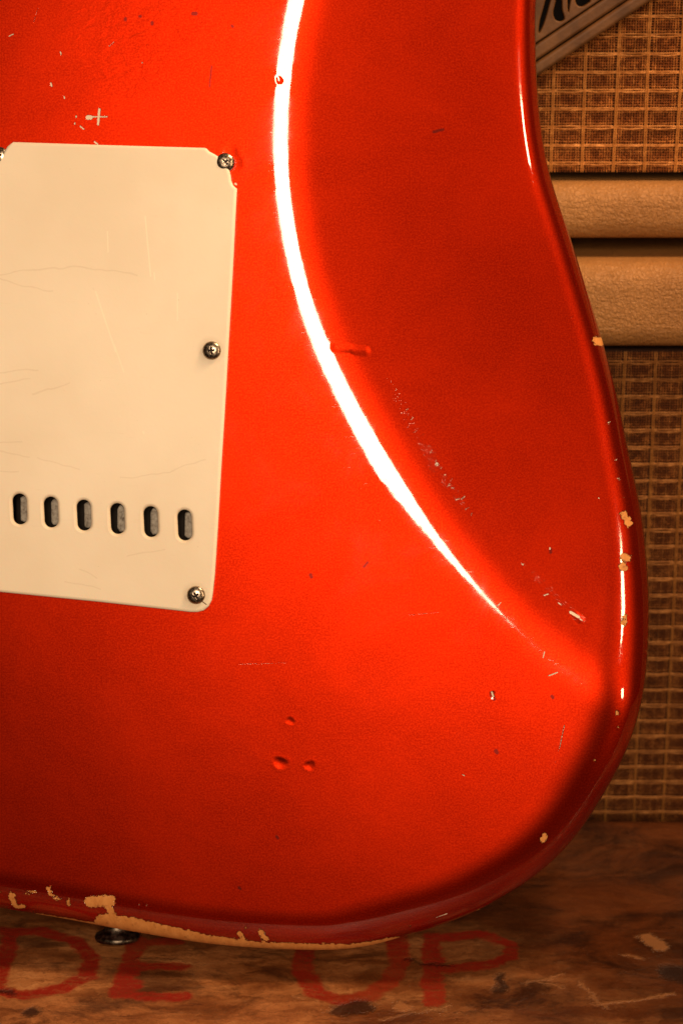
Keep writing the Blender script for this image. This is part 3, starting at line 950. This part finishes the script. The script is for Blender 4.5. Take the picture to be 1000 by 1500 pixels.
ga = np.stack(np.meshgrid(gxs, gys), -1).reshape(-1, 2)
S2 = 0.006
bx0, bx1 = outl[:, 0].min(), outl[:, 0].max(); by0, by1 = outl[:, 1].min(), outl[:, 1].max()
gb = np.stack(np.meshgrid(np.arange(bx0, bx1, S2), np.arange(by0, by1, S2)), -1).reshape(-1, 2)
inb = (gb[:, 0] > vx0 - .003) & (gb[:, 0] < vx1 + .003) & (gb[:, 1] > vy0 - .003) & (gb[:, 1] < vy1 + .003)
gb = gb[~inb]
dpts = []
for A, B, r, h in DG:
    m = np.minimum(A, B) - r * 1.9; Mx = np.maximum(A, B) + r * 1.9
    dpts.append((A, B, r, np.stack(np.meshgrid(np.arange(m[0], Mx[0], 0.00028), np.arange(m[1], Mx[1], 0.00028)), -1).reshape(-1, 2)))
keep = np.ones(len(ga), bool)
ref = []
for A, B, r, q in dpts:
    def ds(q_):
        d = B - A
        t = np.clip(((q_ - A) @ d) / (d @ d), 0, 1)
        return np.linalg.norm(q_ - A - t[:, None] * d, axis=1)
    keep &= ds(ga) > r * 1.9
    ref.append(q[ds(q) < r * 1.9 - 0.0003])
def cap_sdf(q, caps):
    out = np.full(len(q), 0.02)
    for ax, ay, bx, by, r in caps:
        A, d = np.array([ax, ay]), np.array([bx - ax, by - ay])
        t = np.clip(((q - A) @ d) / max(d @ d, 1e-14), 0, 1)
        out = np.minimum(out, np.linalg.norm(q - A - t[:, None] * d, axis=1) - r)
    return out
for caps_ in (PRIMER_GLINTS, NICKS):            # small marks need a finer mesh around them
    for c_ in caps_:
        st = 0.00016 if c_[4] > 0.00012 else 0.00020
        pad = 0.00045
        m = np.minimum(c_[:2], c_[2:4]) - c_[4] - pad; Mx = np.maximum(c_[:2], c_[2:4]) + c_[4] + pad
        q = np.stack(np.meshgrid(np.arange(m[0], Mx[0], st), np.arange(m[1], Mx[1], st)), -1).reshape(-1, 2)
        ref.append(q[cap_sdf(q, [c_]) < pad])
        keep &= cap_sdf(ga, [c_]) > pad + 0.0002
for c_ in CHIPS:
    m = np.minimum(c_[:2], c_[2:4]) - c_[4] - .0006; Mx = np.maximum(c_[:2], c_[2:4]) + c_[4] + .0006
    q = np.stack(np.meshgrid(np.arange(m[0], Mx[0], .0004), np.arange(m[1], Mx[1], .0004)), -1).reshape(-1, 2)
    ref.append(q[np.abs(cap_sdf(q, [c_])) < .0006])
allp = np.concatenate([ga[keep], gb] + ref)
ok = inside(allp, inner)
allp = allp[ok]
allp = allp[dist_loop(allp, inner) > 0.0007]

# rear cavity under the cover plate (hidden but for the slots)
cav = np.array([G(*p) for p in ((10, 700), (300, 725), (294, 815), (4, 790))])
nI = len(inner)
co = [Vector(p) for p in inner] + [Vector(p) for p in allp] + [Vector(p) for p in cav]
nc = len(co)
eds = [(i, (i + 1) % nI) for i in range(nI)] + [(nc - 4 + i, nc - 4 + (i + 1) % 4) for i in range(4)]
rv, re, rf, ov, oe, of = delaunay_2d_cdt(co, eds, [], 0, 1e-7)
rv = np.array([tuple(v) for v in rv])
tri = np.array([f for f in rf if len(f) == 3])
cen = rv[tri].mean(1)
sel = inside(cen, inner) & ~inside(cen, cav)
tri = tri[sel]
zI = -(cut_depth(rv) + dent_depth(rv))
# map the constraint ring onto the roundover's last ring
nrings = len(rings_xy)
V = np.concatenate([np.column_stack([q, z]) for q, z in zip(rings_xy, rings_z)])
ringmap = {}
for new, olds in enumerate(ov):
    for o_ in olds:
        if o_ < nI:
            ringmap[new] = (nrings - 1) * nO + o_
idx = np.empty(len(rv), int)
extra = []
for i in range(len(rv)):
    if i in ringmap:
        idx[i] = ringmap[i]
    else:
        idx[i] = len(V) + len(extra)
        extra.append((rv[i, 0], rv[i, 1], zI[i]))
V = np.concatenate([V, np.array(extra)])
tri = idx[tri]
p0, p1, p2 = V[tri[:, 0]], V[tri[:, 1]], V[tri[:, 2]]
flip = ((p1[:, 0] - p0[:, 0]) * (p2[:, 1] - p0[:, 1]) - (p1[:, 1] - p0[:, 1]) * (p2[:, 0] - p0[:, 0])) < 0
tri[flip] = tri[flip][:, ::-1]
faces = [tuple(t) for t in tri]
ccw = area > 0
for r_ in range(nrings - 1):
    a = r_ * nO; b = (r_ + 1) * nO
    for i in range(nO):
        j = (i + 1) % nO
        faces.append((a + i, a + j, b + j, b + i) if ccw else (a + j, a + i, b + i, b + j))
faces.append(tuple(range(nO - 1, -1, -1)) if ccw else tuple(range(nO)))
body = mesh_obj('body', V, faces, m_red, guitar)
for nm_, caps_ in (('bare', CHIPS), ('primer_glint', PRIMER_GLINTS), ('nick', NICKS), ('rubbed', RUBBED), ('wrinkled', WRINKLED)):
    at_ = body.data.attributes.new(nm_, 'FLOAT', 'POINT')
    at_.data.foreach_set('value', cap_sdf(V[:, :2], caps_).astype(np.float32))

# cavity box and the spring block seen through the slots
cx, cy = cav.mean(0)
bm = bmesh.new()
top = [bm.verts.new((p[0], p[1], -0.0004)) for p in cav]
bot = [bm.verts.new((p[0], p[1], -0.022)) for p in cav]
bm.faces.new(bot)
for i in range(4):
    bm.faces.new((top[i], top[(i + 1) % 4], bot[(i + 1) % 4], bot[i]))
bm_obj('spring_cavity', bm, m_cav, guitar, False)

# cover plate
def arc(cx_, cy_, r, a0, a1, n):
    return [(cx_ + r * math.cos(RAD(a0 + (a1 - a0) * i / n)), cy_ + r * math.sin(RAD(a0 + (a1 - a0) * i / n))) for i in range(n + 1)]
PT = 0.0021
plate_px = [(22, 209), (160, 213.5), (300, 217.5), (304, 218.5), (308, 223), (314, 226), (320, 229.5)]
plate_px += arc(331, 238, 17, 200, 60, 8)[1:-1] if False else []
plate_px += [(326, 233), (333, 241), (337, 250), (339, 258), (340, 266), (343, 273), (348, 277)]
plate_px += [(345.5, 330), (342, 400), (338, 470), (334, 540), (330, 610), (325, 690), (320.5, 770), (316, 840), (313, 868)]
plate_px += [(311.5, 878), (307, 887), (300, 893), (291, 895.5), (280, 895.5)]
plate_px += [(150, 881), (0, 866), (-32, 862.5), (-44, 857), (-49, 846), (-49, 830), (-36, 560), (-20, 272), (-16, 268), (-10, 262), (-6, 250), (0, 238), (7, 226), (14, 215)]
outer = [G(*p) for p in plate_px]
SLOTS = [(31.5, 745), (77, 749.5), (125, 754), (174, 759), (222.5, 763.5), (272, 768.5)]
loops = [outer]
SW, SH = 10.2, 22.5
tl = RAD(-2.5)
for sx_, sy_ in SLOTS:
    pts = arc(0, -(SH - SW), SW, 180, 360, 10) + arc(0, SH - SW, SW, 0, 180, 10)
    pts = [(sx_ + x * math.cos(tl) - y * math.sin(tl), sy_ + x * math.sin(tl) + y * math.cos(tl)) for x, y in pts]
    loops.append([G(*p) for p in pts])
plate = curve_plate('cover_plate', loops, PT, 0.0009, m_cream, guitar, 0.0005, 3)
plate['label'] = 'aged cream plastic cover plate with six slots'
# six worn metal lugs behind the slots, each a bit to the right in its slot
blk = rbox('spring_block', (G(12, 760)[0], G(150, 808)[1], -0.0195), (G(296, 760)[0], G(150, 712)[1], -0.0100), 0.0006, m_cav, guitar, 2)
for k, (sx_, sy_) in enumerate(SLOTS):
    hw, hh, rr = 9.0, 19.5, 6.0
    pts = []
    for (ox, oy, a0) in ((hw - rr, hh - rr, 0), (-(hw - rr), hh - rr, 90), (-(hw - rr), -(hh - rr), 180), (hw - rr, -(hh - rr), 270)):
        pts += arc(ox, oy, rr, a0, a0 + 90, 5)
    R = random.Random(k)
    ph = R.uniform(0, 6)
    pts = [(x * (1 + .06 * math.sin(i * 1.1 + ph)), y * (1 + 0.03 * math.sin(i * .8 + ph))) for i, (x, y) in enumerate(pts)]
    pts = [G(sx_ + 7.0 + x, sy_ + 0.5 + y, -0.0012) for x, y in pts]
    curve_plate('block_lug', [pts], 0.0084, 0.0006, m_block, blk, -0.0096, 2)

# screws: domed pan heads with a cross recess
def screw_meshes():
    bm = bmesh.new()
    prof = []
    Rr, H = 0.00285, 0.00175
    for i in range(9):
        a = RAD(90 - i * 10)
        prof.append((Rr * math.cos(a) ** 0.9 if i else 0, 0.00045 + (H - 0.00045) * math.sin(a)))
    prof.append((Rr, 0.00045)); prof.append((Rr, -0.0002))
    seg = 40
    topv = bm.verts.new((0, 0, prof[0][1]))
    prev = None
    for (r, z) in prof[1:]:
        ring = [bm.verts.new((r * math.cos(2 * math.pi * s / seg), r * math.sin(2 * math.pi * s / seg), z)) for s in range(seg)]
        for s in range(seg):
            if prev is None:
                bm.faces.new((topv, ring[s], ring[(s + 1) % seg]))
            else:
                bm.faces.new((prev[s], ring[s], ring[(s + 1) % seg], prev[(s + 1) % seg]))
        prev = ring
    bm.faces.new(prev[::-1])
    head = bpy.data.meshes.new('screw_head')
    bmesh.ops.recalc_face_normals(bm, faces=bm.faces)
    bm.to_mesh(head); bm.free()
    ho = bpy.data.objects.new('h', head); col.objects.link(ho)
    # cutter: cross with tapered arms
    cb = bmesh.new()
    for rotz in (0, math.pi / 2):
        w_, l_, w2, l2 = 0.00034, 0.00150, 0.00022, 0.00070
        vs_ = [cb.verts.new(Vector(c)) for c in ((-l_, -w_, .003), (l_, -w_, .003), (l_, w_, .003), (-l_, w_, .003), (-l2, -w2, .00062), (l2, -w2, .00062), (l2, w2, .00062), (-l2, w2, .00062))]
        for f in ((0, 1, 2, 3), (7, 6, 5, 4), (0, 4, 5, 1), (1, 5, 6, 2), (2, 6, 7, 3), (3, 7, 4, 0)):
            cb.faces.new([vs_[i] for i in f])
        bmesh.ops.rotate(cb, verts=vs_, cent=(0, 0, 0), matrix=Matrix.Rotation(rotz, 3, 'Z'))
        if rotz == 0:
            bmesh.ops.translate(cb, verts=vs_, vec=(0, 0, 0.00003))
    bmesh.ops.recalc_face_normals(cb, faces=cb.faces)
    cm = bpy.data.meshes.new('c'); cb.to_mesh(cm); cb.free()
    cm.materials.append(m_recess)
    head.materials.append(m_screw)
    cobj = bpy.data.objects.new('c', cm); col.objects.link(cobj)
    md = ho.modifiers.new('b', 'BOOLEAN'); md.object = cobj; md.operation = 'DIFFERENCE'; md.solver = 'EXACT'
    md.use_self = True
    md.material_mode = 'TRANSFER'
    dg = bpy.context.evaluated_depsgraph_get()
    me = bpy.data.meshes.new_from_object(ho.evaluated_get(dg))
    bpy.data.objects.remove(ho); bpy.data.objects.remove(cobj)
    me.name = 'screw'
    for p in me.polygons:
        p.use_smooth = p.material_index == 0
    return me
sm = screw_meshes()
for (sx_, sy_, rz, zz, tx) in ((0, 229, 20, 0.0010, 0), (330, 238, 40, 0.0012, 10), (310.5, 513.5, 6, PT + .0001, 0), (287.5, 871.5, 30, PT + .0001, 4),
                               (-28, 470, 60, PT + .0001, 0), (-30, 843, 15, PT + .0001, 0)):
    o = bpy.data.objects.new('screw', sm)
    col.objects.link(o)
    o.parent = guitar
    x, y = G(sx_, sy_, zz)
    o.location = (x, y, zz)
    o.rotation_euler = (RAD(tx) * 0.6, RAD(tx) * 0.5, RAD(rz))

# strap button under the end of the body
bx_, by_ = G(172, 1358, -0.022)
bm = bmesh.new()
prof = [(0.0001, 0.006), (0.0042, 0.006), (0.0040, 0.003), (0.0038, 0.0006), (0.0046, -0.0012), (0.0070, -0.0022), (0.0074, -0.0030), (0.0070, -0.0040), (0.0042, -0.0048), (0.0001, -0.0050)]
seg = 36
prev = None
for r, y in prof:
    ring = [bm.verts.new((bx_ + r * math.cos(2 * math.pi * s / seg), by_ + y, -0.022 + r * math.sin(2 * math.pi * s / seg))) for s in range(seg)]
    if prev:
        for s in range(seg):
            bm.faces.new((prev[s], ring[s], ring[(s + 1) % seg], prev[(s + 1) % seg]))
    prev = ring
bm_obj('strap_button', bm, m_button, guitar)

# sink the guitar until it stands on the crate
bpy.context.view_layer.update()
for ob in guitar.children:
    print(ob.name, round(min((guitar.matrix_world @ v.co).z for v in ob.data.vertices), 5)) if ob.name in ('body', 'strap_button') else None
zmin = min((guitar.matrix_world @ v.co).z for ob in guitar.children if ob.type == 'MESH' for v in ob.data.vertices)
print('guitar lowest point', round(zmin, 5), 'CRY', CRY, 'ymax', max((guitar.matrix_world @ v.co).y for v in body.data.vertices))
